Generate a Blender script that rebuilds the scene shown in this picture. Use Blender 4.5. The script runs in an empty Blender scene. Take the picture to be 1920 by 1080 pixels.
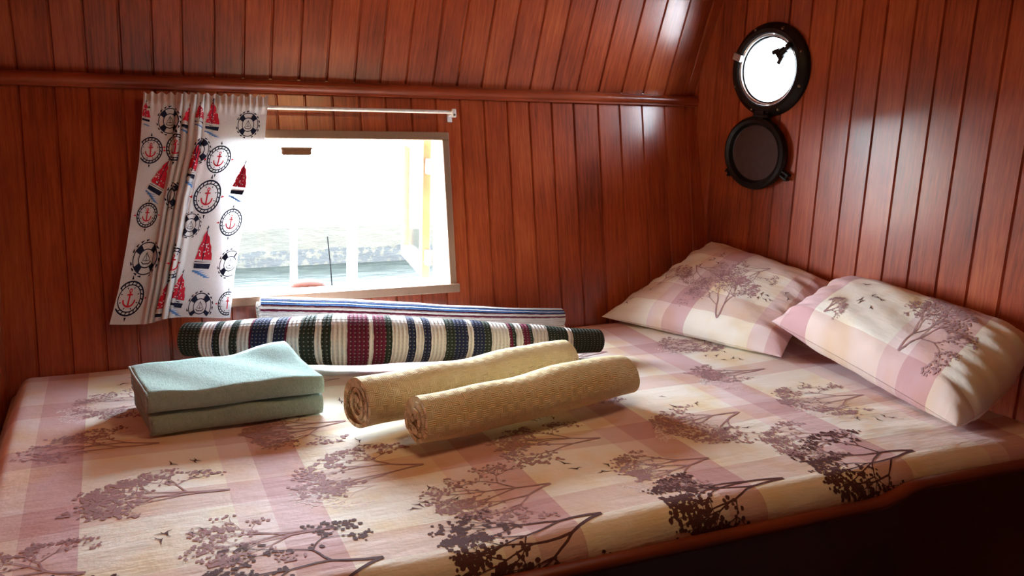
import bpy, bmesh, math, random
import numpy as np
from mathutils import Vector, Matrix
from bisect import bisect_right
PI = math.pi
rnd = random.Random(7)
COL = bpy.context.scene.collection
SC = bpy.context.scene

# ------------------------------------------------------------------ camera
F = 1599.2498
R = np.array([[0.90737026, -0.06161798, 0.41579133],
              [-0.41867083, -0.22035307, 0.88099901],
              [0.03733551, -0.97347201, -0.22573947]])
CAM = np.array([0, 0, .75])
cd = bpy.data.cameras.new('camera')
co = bpy.data.objects.new('camera', cd)
COL.objects.link(co)
rgt, upv, bck = R[:, 0], -R[:, 1], -R[:, 2]
co.matrix_world = Matrix([[rgt[i], upv[i], bck[i], CAM[i]] for i in range(3)] + [[0, 0, 0, 1]])
cd.sensor_width = 36
cd.lens = F / 1920 * 36
cd.clip_start = .02
SC.camera = co


def hit(p, n, k):
    d = R @ np.array([p[0] - 960, p[1] - 540, F])
    n = np.array(n, float)
    return CAM + (k - n @ CAM) / (n @ d) * d


def sm(a, b, x):
    t = min(1, max(0, (x - a) / (b - a)))
    return t * t * (3 - 2 * t)


def lerp_tab(tab, x):
    if x <= tab[0][0]:
        return tab[0][1]
    for (a, b), (c, d) in zip(tab, tab[1:]):
        if x <= c:
            return b + (d - b) * (x - a) / (c - a)
    return tab[-1][1]


# ------------------------------------------------------------------ materials
class NT:
    def __init__(s, name):
        s.m = bpy.data.materials.new(name)
        s.m.use_nodes = True
        s.t = s.m.node_tree
        s.b = s.t.nodes['Principled BSDF']
        s.out = s.t.nodes['Material Output']

    def n(s, kind, **kw):
        x = s.t.nodes.new('ShaderNode' + kind)
        for k, v in kw.items():
            setattr(x, k, v)
        return x

    def l(s, a, b):
        s.t.links.new(a, b)

    def set(s, sock, v):
        if hasattr(v, 'is_linked') or isinstance(v, bpy.types.NodeSocket):
            s.l(v, sock)
        else:
            sock.default_value = v

    def math(s, op, a, b=0.0, c=0.0):
        x = s.n('Math', operation=op)
        s.set(x.inputs[0], a)
        s.set(x.inputs[1], b)
        s.set(x.inputs[2], c)
        return x.outputs[0]

    def mix(s, f, a, b, mode='MIX'):
        x = s.n('MixRGB', blend_type=mode)
        s.set(x.inputs[0], f)
        s.set(x.inputs[1], a)
        s.set(x.inputs[2], b)
        return x.outputs[0]

    def noise(s, vec, scale, detail=3, rough=.5):
        x = s.n('TexNoise')
        x.inputs['Scale'].default_value = scale
        x.inputs['Detail'].default_value = detail
        x.inputs['Roughness'].default_value = rough
        if vec is not None:
            s.l(vec, x.inputs['Vector'])
        return x.outputs['Fac']

    def mapping(s, vec, scale=(1, 1, 1), loc=(0, 0, 0), rot=(0, 0, 0)):
        x = s.n('Mapping')
        s.l(vec, x.inputs[0])
        x.inputs['Scale'].default_value = scale
        x.inputs['Location'].default_value = loc
        x.inputs['Rotation'].default_value = rot
        return x.outputs[0]

    def ramp(s, fac, stops, interp='LINEAR'):
        x = s.n('ValToRGB')
        x.color_ramp.interpolation = interp
        e = x.color_ramp.elements
        while len(e) > 1:
            e.remove(e[-1])
        e[0].position = stops[0][0]
        e[0].color = c4(stops[0][1])
        for p, c in stops[1:]:
            q = e.new(p)
            q.color = c4(c)
        s.l(fac, x.inputs[0])
        return x.outputs[0]

    def bump(s, h, strength, dist):
        x = s.n('Bump')
        x.inputs['Strength'].default_value = strength
        x.inputs['Distance'].default_value = dist
        s.l(h, x.inputs['Height'])
        s.l(x.outputs[0], s.b.inputs['Normal'])
        return x.outputs[0]


def c4(c):
    return (c[0], c[1], c[2], 1)


def sr(r, g, b):
    f = lambda v: (v / 255 / 12.92) if v / 255 <= .04045 else ((v / 255 + .055) / 1.055) ** 2.4
    return (f(r), f(g), f(b))


def simple(name, col, rough=.6, metal=0, bump=0, scale=60, var=.15, spec=.5):
    k = NT(name)
    tc = k.n('TexCoord')
    nz = k.noise(tc.outputs['Object'], scale, 4)
    a = tuple(c * (1 - var) for c in col)
    b = tuple(min(1, c * (1 + var)) for c in col)
    k.l(k.ramp(nz, [(.3, a), (.7, b)]), k.b.inputs['Base Color'])
    k.b.inputs['Roughness'].default_value = rough
    k.b.inputs['Metallic'].default_value = metal
    k.b.inputs['Specular IOR Level'].default_value = spec
    if bump:
        k.bump(nz, bump, .002)
    return k.m


def make_wood(name, dark, mid, light, rough=.3, spec=.5, coat=.25):
    k = NT(name)
    uv = k.n('UVMap', uv_map='UVMap').outputs[0]
    rv = k.n('UVMap', uv_map='plank').outputs[0]
    sep = k.n('SeparateXYZ')
    k.l(rv, sep.inputs[0])
    rr = sep.outputs[0]
    off = k.n('CombineXYZ')
    k.l(k.math('MULTIPLY', rr, 37.), off.inputs[0])
    k.l(k.math('MULTIPLY', rr, 91.), off.inputs[1])
    v = k.n('VectorMath', operation='ADD')
    k.l(uv, v.inputs[0])
    k.l(off.outputs[0], v.inputs[1])
    vv = v.outputs[0]
    warp = k.noise(k.mapping(vv, (9, 1.6, 1)), 1.0, 3)
    wv = k.n('VectorMath', operation='ADD')
    k.l(vv, wv.inputs[0])
    cw = k.n('CombineXYZ')
    k.l(k.math('MULTIPLY', warp, .05), cw.inputs[0])
    k.l(cw.outputs[0], wv.inputs[1])
    grain = k.noise(k.mapping(wv.outputs[0], (120, 5, 1)), 1.0, 5, .6)
    fine = k.noise(k.mapping(vv, (600, 22, 1)), 1.0, 3, .6)
    blot = k.noise(k.mapping(uv, (3.2, 3.2, 1)), 1.0, 3)
    g = k.math('ADD', k.math('MULTIPLY', grain, .55), k.math('MULTIPLY', fine, .35))
    g = k.math('ADD', g, k.math('MULTIPLY', k.math('SUBTRACT', rr, .5), .13))
    g = k.math('ADD', g, k.math('MULTIPLY', k.math('SUBTRACT', blot, .5), .45))
    c = k.ramp(g, [(.26, dark), (.46, mid), (.68, light)])
    k.l(c, k.b.inputs['Base Color'])
    k.l(k.math('ADD', k.math('MULTIPLY', fine, .14), rough - .07), k.b.inputs['Roughness'])
    k.b.inputs['Specular IOR Level'].default_value = spec
    k.b.inputs['Coat Weight'].default_value = coat
    k.b.inputs['Coat Roughness'].default_value = .16
    k.bump(g, .12, .001)
    return k.m


W_DARK, W_MID, W_LIGHT = (.145, .021, .007), (.36, .062, .018), (.55, .135, .040)
M_WOOD = make_wood('varnished_mahogany', W_DARK, W_MID, W_LIGHT)
M_WOODB = make_wood('berth_wood_shaded', (.035, .007, .003), (.075, .015, .006), (.13, .03, .012), rough=.4, coat=.05)  # dark wood, deepened further with the shade on the berth front
M_FRAME = make_wood('weathered_window_wood', (.13, .065, .035), (.24, .13, .075), (.36, .22, .13), rough=.5, coat=0)
M_LINING = make_wood('pale_window_wood', (.42, .25, .12), (.58, .38, .2), (.70, .5, .3), rough=.5, coat=0)
M_SASH = make_wood('honey_sash_wood', (.24, .155, .09), (.36, .24, .145), (.46, .32, .2), rough=.4, coat=.1)
M_BLACK = simple('blackened_bronze', (.018, .016, .015), .42, .7, .1, 90)
M_COVER = simple('dark_brown_cover', (.055, .023, .021), .8, 0, .15, 50)
M_GREYMET = simple('grey_metal_ring', (.42, .45, .46), .35, .6)
M_SCREW = simple('dull_brass_screw', (.16, .13, .09), .4, .8)
M_WHITEP = simple('white_plastic', (.80, .80, .80), .4)
M_DARKW = make_wood('dimmed_bulkhead_wood', (.012, .003, .0015), (.026, .006, .003), (.04, .009, .004))  # darkened to stand in for a deep unlit cabin and cut bounce
M_FLOOR = make_wood('cabin_sole', (.03, .01, .006), (.06, .02, .01), (.09, .03, .015))  # kept dark as well, to hold down bounce from behind the camera


def glass():
    k = NT('thin_clear_glass')
    tr = k.n('BsdfTransparent')
    tr.inputs[0].default_value = (.95, .97, .97, 1)
    gl = k.n('BsdfGlossy')
    gl.inputs['Roughness'].default_value = .03
    tc = k.n('TexCoord')
    fr = k.n('Fresnel')
    fr.inputs[0].default_value = 1.4
    mx = k.n('MixShader')
    k.l(k.math('MULTIPLY', fr.outputs[0], .6), mx.inputs[0])
    k.l(tr.outputs[0], mx.inputs[1])
    k.l(gl.outputs[0], mx.inputs[2])
    k.l(mx.outputs[0], k.out.inputs[0])
    return k.m


M_GLASS = glass()


def make_sheet(name, X0, PX, Y0, PY, sw=False, white=(.88, .85, .75)):
    """checked bed linen: UV in metres, mauve columns and rows woven over white"""
    k = NT(name)
    uv = k.n('UVMap', uv_map='UVMap').outputs[0]
    sep = k.n('SeparateXYZ')
    k.l(uv, sep.inputs[0])
    x, y = sep.outputs[0], sep.outputs[1]
    nz = k.noise(uv, 7, 2)
    fx = k.math('FRACT', k.math('ADD', k.math('DIVIDE', k.math('SUBTRACT', x, X0), PX), 20))
    fy = k.math('FRACT', k.math('ADD', k.math('DIVIDE', k.math('SUBTRACT', y, Y0), PY), 20))
    cd_ = k.math('GREATER_THAN', fx, .775)
    cl_ = k.math('GREATER_THAN', fx, .62)
    rd_ = k.math('LESS_THAN', fy, .33)
    rl_ = k.math('LESS_THAN', fy, .42)
    c = k.mix(k.math('MULTIPLY', cl_, 1.), c4(white), c4((.82, .70, .68)))
    c = k.mix(cd_, c, c4((.70, .50, .51)))
    row = k.mix(rd_, (1, 1, 1, 1), c4((.85, .72, .72)))
    c = k.mix(1.0, c, row, 'MULTIPLY')
    yel = k.math('MULTIPLY', k.ramp_f(nz, .50, .68), .35) if hasattr(k, 'ramp_f') else k.math('MULTIPLY', k.math('MAXIMUM', k.math('SUBTRACT', nz, .48), 0), 3.2)
    c = k.mix(yel, c, c4((.92, .74, .42)), 'MULTIPLY')
    k.l(c, k.b.inputs['Base Color'])
    k.b.inputs['Roughness'].default_value = .75
    k.b.inputs['Specular IOR Level'].default_value = .25
    k.b.inputs['Sheen Weight'].default_value = .1
    wr = k.noise(k.mapping(uv, (6, 30, 1)), 1, 4, .6)
    wr2 = k.noise(uv, 16, 4, .6)
    k.bump(k.math('ADD', wr, wr2), .4, .007)
    return k.m


M_SHEET = make_sheet('checked_sheet', -.09, .405, 1.5, .277)
M_CASE = make_sheet('checked_pillowcase', .30, .36, .08, .30)
M_CASE2 = make_sheet('checked_pillowcase_turned', .12, .40, .22, .26)


def flat(name, col, rough=.8):
    k = NT(name)
    tc = k.n('TexCoord')
    nz = k.noise(tc.outputs['Object'], 220, 2)
    k.l(k.ramp(nz, [(.3, tuple(c * .88 for c in col)), (.7, tuple(min(1, c * 1.1) for c in col))]), k.b.inputs['Base Color'])
    k.b.inputs['Roughness'].default_value = rough
    k.b.inputs['Specular IOR Level'].default_value = .2
    return k.m


P_DARK = flat('print_dark_brown', (.11, .045, .046))
P_MAUVE = flat('print_mauve', (.42, .25, .26))
P_LIGHT = flat('print_pale', (.90, .80, .78))
P_NAVY = flat('print_navy', (.010, .013, .040))
P_RED = flat('print_red', (.62, .018, .045))
P_BLUE = flat('print_blue', (.11, .28, .66))
P_WHITE = flat('print_white', (.85, .86, .88))


def make_curtain():
    k = NT('white_curtain_cotton')
    tc = k.n('TexCoord')
    nz = k.noise(tc.outputs['Object'], 300, 3)
    col = k.ramp(nz, [(.3, (.76, .77, .80)), (.7, (.84, .85, .88))])
    k.l(col, k.b.inputs['Base Color'])
    k.b.inputs['Roughness'].default_value = .85
    k.b.inputs['Specular IOR Level'].default_value = .1
    tl = k.n('BsdfTranslucent')
    k.l(col, tl.inputs[0])
    mx = k.n('MixShader')
    mx.inputs[0].default_value = .16
    k.l(k.b.outputs[0], mx.inputs[1])
    k.l(tl.outputs[0], mx.inputs[2])
    k.l(mx.outputs[0], k.out.inputs[0])
    k.bump(nz, .1, .001)
    return k.m


M_CURT = make_curtain()


def make_terry(name, a, b):
    k = NT(name)
    tc = k.n('TexCoord')
    o = tc.outputs['Object']
    n1 = k.noise(o, 330, 3, .75)
    n2 = k.noise(o, 90, 4)
    f = k.math('ADD', k.math('MULTIPLY', n1, .6), k.math('MULTIPLY', n2, .4))
    k.l(k.ramp(f, [(.3, a), (.65, b)]), k.b.inputs['Base Color'])
    k.b.inputs['Roughness'].default_value = .95
    k.b.inputs['Sheen Weight'].default_value = .3
    k.b.inputs['Specular IOR Level'].default_value = .1
    k.bump(f, 1.0, .010)
    return k.m


M_AQUA = make_terry('aqua_terry', (.33, .53, .48), (.52, .71, .65))
M_AQUAHEM = make_terry('aqua_hem', (.44, .53, .50), (.56, .64, .60))


def make_cream():
    k = NT('cream_basket_weave')
    uv = k.n('UVMap', uv_map='UVMap').outputs[0]
    ch = k.n('TexChecker')
    ch.inputs['Scale'].default_value = 62
    k.l(uv, ch.inputs['Vector'])
    w1 = k.n('TexWave', bands_direction='X')
    w1.inputs['Scale'].default_value = 75
    w2 = k.n('TexWave', bands_direction='Y')
    w2.inputs['Scale'].default_value = 75
    k.l(uv, w1.inputs[0])
    k.l(uv, w2.inputs[0])
    h = k.mix(ch.outputs['Fac'], w1.outputs['Fac'], w2.outputs['Fac'])
    nz = k.noise(uv, 30, 4)
    c = k.ramp(nz, [(.3, (.88, .74, .42)), (.7, (.93, .81, .53))])
    c = k.mix(k.math('MULTIPLY', h, .14), c, c4((.62, .45, .22)))
    k.l(c, k.b.inputs['Base Color'])
    k.b.inputs['Roughness'].default_value = .9
    k.b.inputs['Specular IOR Level'].default_value = .15
    k.bump(h, .8, .0035)
    return k.m


M_CREAM = make_cream()


def make_stripes(name, axis, stops, rib_period, rib_axis, rib_strength=.8, dots=True):
    """stops: (start metre, colour) along uv axis"""
    k = NT(name)
    uv = k.n('UVMap', uv_map='UVMap').outputs[0]
    sep = k.n('SeparateXYZ')
    k.l(uv, sep.inputs[0])
    u, v = sep.outputs[0], sep.outputs[1]
    s = u if axis == 0 else v
    wob = k.math('MULTIPLY', k.math('SUBTRACT', k.noise(uv, 60, 2), .5), .005)
    s = k.math('ADD', s, wob)
    hi = stops[-1][0] + .2
    sn = k.math('DIVIDE', s, hi)
    chunks = [stops[i:i + 28] for i in range(0, len(stops), 28)]
    c = None
    for ch in chunks:
        q = k.ramp(sn, [(max(0, p / hi), col) for p, col in ch], 'CONSTANT')
        c = q if c is None else k.mix(k.math('GREATER_THAN', sn, ch[0][0] / hi), c, q)
    r = u if rib_axis == 0 else v
    o = v if rib_axis == 0 else u
    rib = k.math('ADD', k.math('MULTIPLY', k.math('SINE', k.math('MULTIPLY', r, 2 * PI / rib_period)), .5), .5)
    st = k.math('ADD', k.math('MULTIPLY', k.math('SINE', k.math('MULTIPLY', o, 2 * PI / .0075)), .5), .5)
    if dots:
        d = k.math('MULTIPLY', k.math('GREATER_THAN', st, .80), k.math('LESS_THAN', rib, .22))
        c = k.mix(k.math('MULTIPLY', d, .5), c, c4((.6, .58, .55)))
    c = k.mix(k.math('MULTIPLY', k.math('SUBTRACT', 1, rib), .25), c, c4((.02, .018, .018)))
    k.l(c, k.b.inputs['Base Color'])
    k.b.inputs['Roughness'].default_value = .92
    k.b.inputs['Specular IOR Level'].default_value = .16
    k.bump(k.math('ADD', rib, k.math('MULTIPLY', st, .25)), rib_strength, .004)
    return k.m


# ------------------------------------------------------------------ object helpers
def tag(o, label=None, cat=None, group=None, kind=None):
    if label:
        o['label'] = label
    if cat:
        o['category'] = cat
    if group:
        o['group'] = group
    if kind:
        o['kind'] = kind
    return o


def empty(name, loc=(0, 0, 0), label=None, cat=None, group=None, kind=None):
    o = bpy.data.objects.new(name, None)
    COL.objects.link(o)
    o.location = loc
    o.empty_display_size = .05
    bpy.context.view_layer.update()
    return tag(o, label, cat, group, kind)


def link(name, me, mats, parent=None, smooth=False):
    """world-space mesh data, re-expressed in the parent's frame"""
    o = bpy.data.objects.new(name, me)
    COL.objects.link(o)
    for m in (mats if isinstance(mats, (list, tuple)) else [mats]):
        me.materials.append(m)
    if parent is not None:
        o.parent = parent
        q = parent
        off = Vector((0, 0, 0))
        while q is not None:
            off += q.location
            q = q.parent
        me.transform(Matrix.Translation(-off))
    else:
        b = [Vector(v.co) for v in me.vertices]
        c = Vector(((min(p.x for p in b) + max(p.x for p in b)) / 2, (min(p.y for p in b) + max(p.y for p in b)) / 2, min(p.z for p in b)))
        me.transform(Matrix.Translation(-c))
        o.location = c
    if smooth:
        for p in me.polygons:
            p.use_smooth = True
    return o


class MB:
    """mesh buffer with UVs"""

    def __init__(s):
        s.v, s.f, s.uv, s.mi = [], [], [], []

    def vert(s, p, uv=(0, 0)):
        s.v.append(tuple(float(x) for x in p))
        s.uv.append((float(uv[0]), float(uv[1])))
        return len(s.v) - 1

    def face(s, ids, mi=0):
        s.f.append(tuple(ids))
        s.mi.append(mi)

    def grid(s, fn, us, vs, uvfn=None, mi=0, wrap_u=False):
        base = len(s.v)
        for v in vs:
            for u in us:
                s.vert(fn(u, v), uvfn(u, v) if uvfn else (u, v))
        n = len(us)
        for j in range(len(vs) - 1):
            for i in range(n - (0 if wrap_u else 1)):
                a, b = base + j * n + i, base + j * n + (i + 1) % n
                s.face((a, b, b + n, a + n), mi)
        return base

    def box(s, c, sx, sy, sz, ax=(1, 0, 0), ay=(0, 1, 0), az=(0, 0, 1), mi=0):
        c, ax, ay, az = [np.array(q, float) for q in (c, ax, ay, az)]
        ids = []
        for dz in (-1, 1):
            for dy in (-1, 1):
                for dx in (-1, 1):
                    ids.append(s.vert(c + ax * dx * sx / 2 + ay * dy * sy / 2 + az * dz * sz / 2, (dx * sx / 2 + c[0], dz * sz / 2 + dy * sy / 2)))
        for q in ((0, 2, 3, 1), (4, 5, 7, 6), (0, 1, 5, 4), (2, 6, 7, 3), (0, 4, 6, 2), (1, 3, 7, 5)):
            s.face([ids[i] for i in q], mi)

    def tube(s, pts, r, seg=12, cap=True, mi=0):
        pts = [np.array(p, float) for p in pts]
        rs = r if isinstance(r, (list, tuple)) else [r] * len(pts)
        rows = []
        acc = 0
        for i, p in enumerate(pts):
            t = pts[min(i + 1, len(pts) - 1)] - pts[max(i - 1, 0)]
            t /= np.linalg.norm(t)
            h = np.array([0, 0, 1.]) if abs(t[2]) < .9 else np.array([1., 0, 0])
            a = np.cross(t, h)
            a /= np.linalg.norm(a)
            b = np.cross(a, t)
            if i:
                acc += np.linalg.norm(p - pts[i - 1])
            rows.append([s.vert(p + rs[i] * (a * math.cos(2 * PI * q / seg) + b * math.sin(2 * PI * q / seg)), (acc, q / seg * 2 * PI * rs[i])) for q in range(seg)])
        for A, B in zip(rows, rows[1:]):
            for q in range(seg):
                s.face((A[q], A[(q + 1) % seg], B[(q + 1) % seg], B[q]), mi)
        if cap:
            s.face(rows[0][::-1], mi)
            s.face(rows[-1], mi)

    def lathe(s, prof, c, ax, ay, az, seg=64, close=True, sx=1., mi=0):
        """prof: (r, h) points; ax, ay the disc plane, az the axis"""
        c, ax, ay, az = [np.array(q, float) for q in (c, ax, ay, az)]
        rows = []
        for r, h in prof:
            rows.append([s.vert(c + ax * r * sx * math.cos(2 * PI * q / seg) + ay * r * math.sin(2 * PI * q / seg) + az * h, (r, q / seg)) for q in range(seg)])
        n = len(rows)
        for i in range(n if close else n - 1):
            A, B = rows[i], rows[(i + 1) % n]
            for q in range(seg):
                s.face((A[q], A[(q + 1) % seg], B[(q + 1) % seg], B[q]), mi)
        return rows

    def mesh(s, name, recalc=True):
        me = bpy.data.meshes.new(name)
        me.from_pydata(s.v, [], s.f)
        uvl = me.uv_layers.new(name='UVMap')
        lv = np.empty(len(me.loops), dtype=np.int32)
        me.loops.foreach_get('vertex_index', lv)
        uvl.data.foreach_set('uv', np.array(s.uv, dtype=np.float32)[lv].ravel())
        pl = me.uv_layers.new(name='plank')
        me.polygons.foreach_set('material_index', np.array(s.mi, dtype=np.int32))
        if recalc:
            bm = bmesh.new()
            bm.from_mesh(me)
            bmesh.ops.recalc_face_normals(bm, faces=bm.faces)
            bm.to_mesh(me)
            bm.free()
        me.update()
        return me

    def build(s, name, mats, parent=None, smooth=False, recalc=True):
        return link(name, s.mesh(name, recalc), mats, parent, smooth)


def bevel(o, w=.002, seg=2):
    m = o.modifiers.new('bevel', 'BEVEL')
    m.width = w
    m.segments = seg
    m.limit_method = 'ANGLE'
    m.angle_limit = math.radians(40)
    return o


def autosmooth(o, deg=40):
    for p in o.data.polygons:
        p.use_smooth = True
    bm = bmesh.new()
    bm.from_mesh(o.data)
    for e in bm.edges:
        if len(e.link_faces) == 2 and e.calc_face_angle(0) > math.radians(deg):
            e.smooth = False
    bm.to_mesh(o.data)
    bm.free()
    return o


def cut(me, cutter_me):
    a = bpy.data.objects.new('tmp_a', me)
    b = bpy.data.objects.new('tmp_b', cutter_me)
    COL.objects.link(a)
    COL.objects.link(b)
    md = a.modifiers.new('bool', 'BOOLEAN')
    md.operation = 'DIFFERENCE'
    md.solver = 'EXACT'
    md.object = b
    bpy.context.view_layer.update()
    dg = bpy.context.evaluated_depsgraph_get()
    res = bpy.data.meshes.new_from_object(a.evaluated_get(dg))
    bpy.data.objects.remove(a)
    bpy.data.objects.remove(b)
    bpy.data.meshes.remove(cutter_me)
    return res


# ------------------------------------------------------------------ planked walls
def planks(name, O, A, L, N, seams, w0, w1, mat, thick=.03, cutters=(), kind='structure', g=.0045, d=.0055):
    """O origin, A across, L along the planks, N into the room; V-grooved tongue and groove lining"""
    O, A, L, N = [np.array(q, float) for q in (O, A, L, N)]
    prof = []
    for a, b in zip(seams, seams[1:]):
        if not prof:
            prof.append((a, -d))
        prof += [(a + .0012, -d), (a + g, 0), (b - g, 0), (b - .0012, -d)]
    prof.append((seams[-1], -d))
    prof = [prof[0]] + [p for i, p in enumerate(prof[1:]) if p != prof[i]]
    loop = prof + [(seams[-1], -thick), (seams[0], -thick)]
    mb = MB()
    r0 = [mb.vert(O + A * s_ + N * h + L * w0) for s_, h in loop]
    r1 = [mb.vert(O + A * s_ + N * h + L * w1) for s_, h in loop]
    n = len(loop)
    for i in range(n):
        j = (i + 1) % n
        mb.face((r0[i], r0[j], r1[j], r1[i]))
    mb.face(r0[::-1])
    mb.face(r1)
    me = mb.mesh(name)
    for c in cutters:
        me = cut(me, c)
    rr = random.Random(len(name) * 13 + 5)
    vals = [rr.random() for _ in range(len(seams) + 2)]
    uvl = me.uv_layers['UVMap'].data
    pl = me.uv_layers['plank'].data
    for p in me.polygons:
        c = np.array(p.center) - O
        k = bisect_right(seams, c @ A)
        for li in p.loop_indices:
            q = np.array(me.vertices[me.loops[li].vertex_index].co) - O
            uvl[li].uv = (q @ A, q @ L)
            pl[li].uv = (vals[k], 0)
    me.materials.clear()
    o = link(name, me, mat)
    tag(o, kind=kind)
    return o


T = math.radians(12.5)
BL = np.array([0, math.sin(T), math.cos(T)])          # up the hull side
BN = np.array([0, -math.cos(T), math.sin(T)])         # into the cabin
BO = np.array([0, 2.43, 0.])
nb, kb = -BN, float((-BN) @ BO)


def bw(x, z, off=0.):
    """point on the back wall at height z, off metres into the cabin"""
    return BO + BL * (z / BL[2]) + np.array([x, 0, 0]) + BN * off


def on_back(p, off=0.):
    return hit(p, nb, kb - off)


# window opening
WX0, WX1, WZ0, WZ1 = .285, .943, .146, .590
cm = MB()
cw0, cw1 = WZ0 / BL[2], WZ1 / BL[2]
cc = BO + BL * (cw0 + cw1) / 2 + np.array([(WX0 + WX1) / 2, 0, 0])
cm.box(cc, WX1 - WX0 + .022, .2, cw1 - cw0 + .022, (1, 0, 0), BN, BL)
back_seams = [-.21 - .0815 * k for k in range(3, 0, -1)] + [-.21 + .0815 * k for k in range(15)] + \
    [1.013, 1.095, 1.178, 1.257, 1.34, 1.424, 1.519, 1.605, 1.697, 1.792, 1.885, 1.98, 2.07]
planks('wall_back', BO, (1, 0, 0), BL, BN, back_seams, -.35, .775, M_WOOD, cutters=[cm.mesh('cut')])

# upper slope
UA = math.radians(20)
UL = np.array([0, -math.sin(UA), math.cos(UA)])
UN = np.array([0, -math.cos(UA), -math.sin(UA)])
UO = np.array([0, 2.60, .745])
up_seams = []
for px in (-120, -37, 31, 101, 163, 228, 287, 342, 401, 456, 507, 560, 612, 664, 712, 760, 811, 856, 902, 947, 993, 1036, 1081, 1122, 1165, 1205, 1245, 1285, 1325, 1365):
    up_seams.append(float(hit((px, 130 + .0385 * px), -UN, float(-UN @ UO))[0]))
planks('wall_back_upper', UO, (1, 0, 0), UL, UN, up_seams, -.01, .66, M_WOOD)

# right wall
RL = np.array([-.03058793, -.01908797, .9993498])
RN_out = np.array([0.99275666, 0.11563649, 0.03259483])
RL -= RN_out * (RL @ RN_out)
RL /= np.linalg.norm(RL)
RN = -RN_out
RT = np.cross(RL, RN)                                   # horizontal direction on the wall
RT = RT if RT[1] > 0 else -RT
kr = 2.2329781
RO = hit((1446, 131), RN_out, kr)                       # porthole centre


def on_right(p, off=0.):
    return hit(p, RN_out, kr - off)


r_seams = sorted(float((on_right((x, 0)) - RO) @ RT) for x in (1355, 1402, 1443, 1484, 1525, 1570, 1621, 1667, 1722, 1775, 1835, 1900))
r_seams = [r_seams[0] - .088 * k for k in range(38, 0, -1)] + r_seams + [r_seams[-1] + .088 * k for k in range(1, 4)]
HOLE = .118
pc = MB()
rows = pc.lathe([(HOLE, -.1), (HOLE, .1)], RO, RT, RL, RN, 72, close=False, sx=1.04)
pc.face(rows[0][::-1])
pc.face(rows[1])
planks('wall_right', RO, RT, RL, RN, r_seams, -1.75, .56, M_WOOD, cutters=[pc.mesh('cut2')])

# left bulkhead, room behind the camera
planks('wall_left', (-.281, 0, 0), (0, 1, 0), (0, 0, 1), (1, 0, 0), [-1.65 + .0845 * k for k in range(54)], -.85, 1.36, M_WOOD)
planks('wall_front', (0, -1.6, 0), (1, 0, 0), (0, 0, 1), (0, 1, 0), [-.35 + .0845 * k for k in range(34)], -.85, 1.36, M_DARKW)
mb = MB()
mb.box((1.0, .55, 1.33), 3.0, 4.7, .03)
tag(mb.build('ceiling', M_WOOD), kind='structure')
mb = MB()
mb.box((1.0, .55, -.85), 3.0, 4.7, .03)
tag(mb.build('floor', M_FLOOR), kind='structure')

# rail moulding where hull side meets the upper slope
mb = MB()
prof = [(0, -.002), (.012, -.004), (.016, -.001), (.016, .004), (.021, .008), (.025, .014), (.025, .022), (.021, .028), (.014, .032), (0, .034)]
for k, x in enumerate((-.30, 1.935)):
    for a, z in prof:
        mb.vert((x, 2.592 - a, .719 + z), (z * 3, x))
n = len(prof)
for i in range(n - 1):
    mb.face((i, i + 1, n + i + 1, n + i))
o = mb.build('trim_1', M_WOOD)
o.data.transform(Matrix.Identity(4))
autosmooth(o, 50)
tag(o, kind='structure')

# ------------------------------------------------------------------ window
win = empty('window_1', tuple(bw((WX0 + WX1) / 2, WZ0)), kind='structure')
mb = MB()
tw, tp = .022, .010


def frame_bar(mb, x0, x1, z0, z1, off0=0., off1=.010):
    a, b = (z0 + z1) / 2 / BL[2], (z1 - z0) / BL[2]
    c = BO + BL * a + np.array([(x0 + x1) / 2, 0, 0]) + BN * (off0 + off1) / 2
    mb.box(c, x1 - x0, off1 - off0, b, (1, 0, 0), BN, BL)


frame_bar(mb, WX0 - tw, WX1 + tw, WZ1 - .002, WZ1 + tw)
frame_bar(mb, WX1, WX1 + tw, WZ0, WZ1 - .002)
frame_bar(mb, WX0 - tw, WX0, WZ0, WZ1 - .002)
bevel(mb.build('window_frame', M_FRAME, win))
mb = MB()
frame_bar(mb, WX0 - tw - .006, WX1 + tw + .006, WZ0 - .026, WZ0, -.02, .020)
bevel(mb.build('window_sill', M_FRAME, win), .003)
# lining through the thick hull side
mb = MB()
th = .012
y_out = 2.62
yb, yt = bw(0, WZ0)[1] - .004, bw(0, WZ1)[1] - .004
for x0, x1 in ((WX0 - th, WX0), (WX1, WX1 + th)):
    p = [(x0, yb, WZ0 - th), (x1, yb, WZ0 - th), (x1, y_out, WZ0 - th - .02), (x0, y_out, WZ0 - th - .02),
         (x0, yt, WZ1 + th), (x1, yt, WZ1 + th), (x1, y_out, WZ1 + th), (x0, y_out, WZ1 + th)]
    ids = [mb.vert(q, (q[1], q[2])) for q in p]
    for q in ((0, 3, 2, 1), (4, 5, 6, 7), (0, 1, 5, 4), (2, 3, 7, 6), (0, 4, 7, 3), (1, 2, 6, 5)):
        mb.face([ids[i] for i in q])
for z, y0, dz in ((WZ0 - th / 2, yb, -.02), (WZ1 + th / 2, yt, 0)):
    p = []
    for zz in (-th / 2, th / 2):
        p += [(WX0, y0, z + zz), (WX1, y0, z + zz), (WX1, y_out, z + zz + dz), (WX0, y_out, z + zz + dz)]
    ids = [mb.vert(q, (q[1], q[0])) for q in p]
    for q in ((0, 3, 2, 1), (4, 5, 6, 7), (0, 1, 5, 4), (2, 3, 7, 6), (0, 4, 7, 3), (1, 2, 6, 5)):
        mb.face([ids[i] for i in q])
mb.build('window_lining', M_LINING, win)
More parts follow.
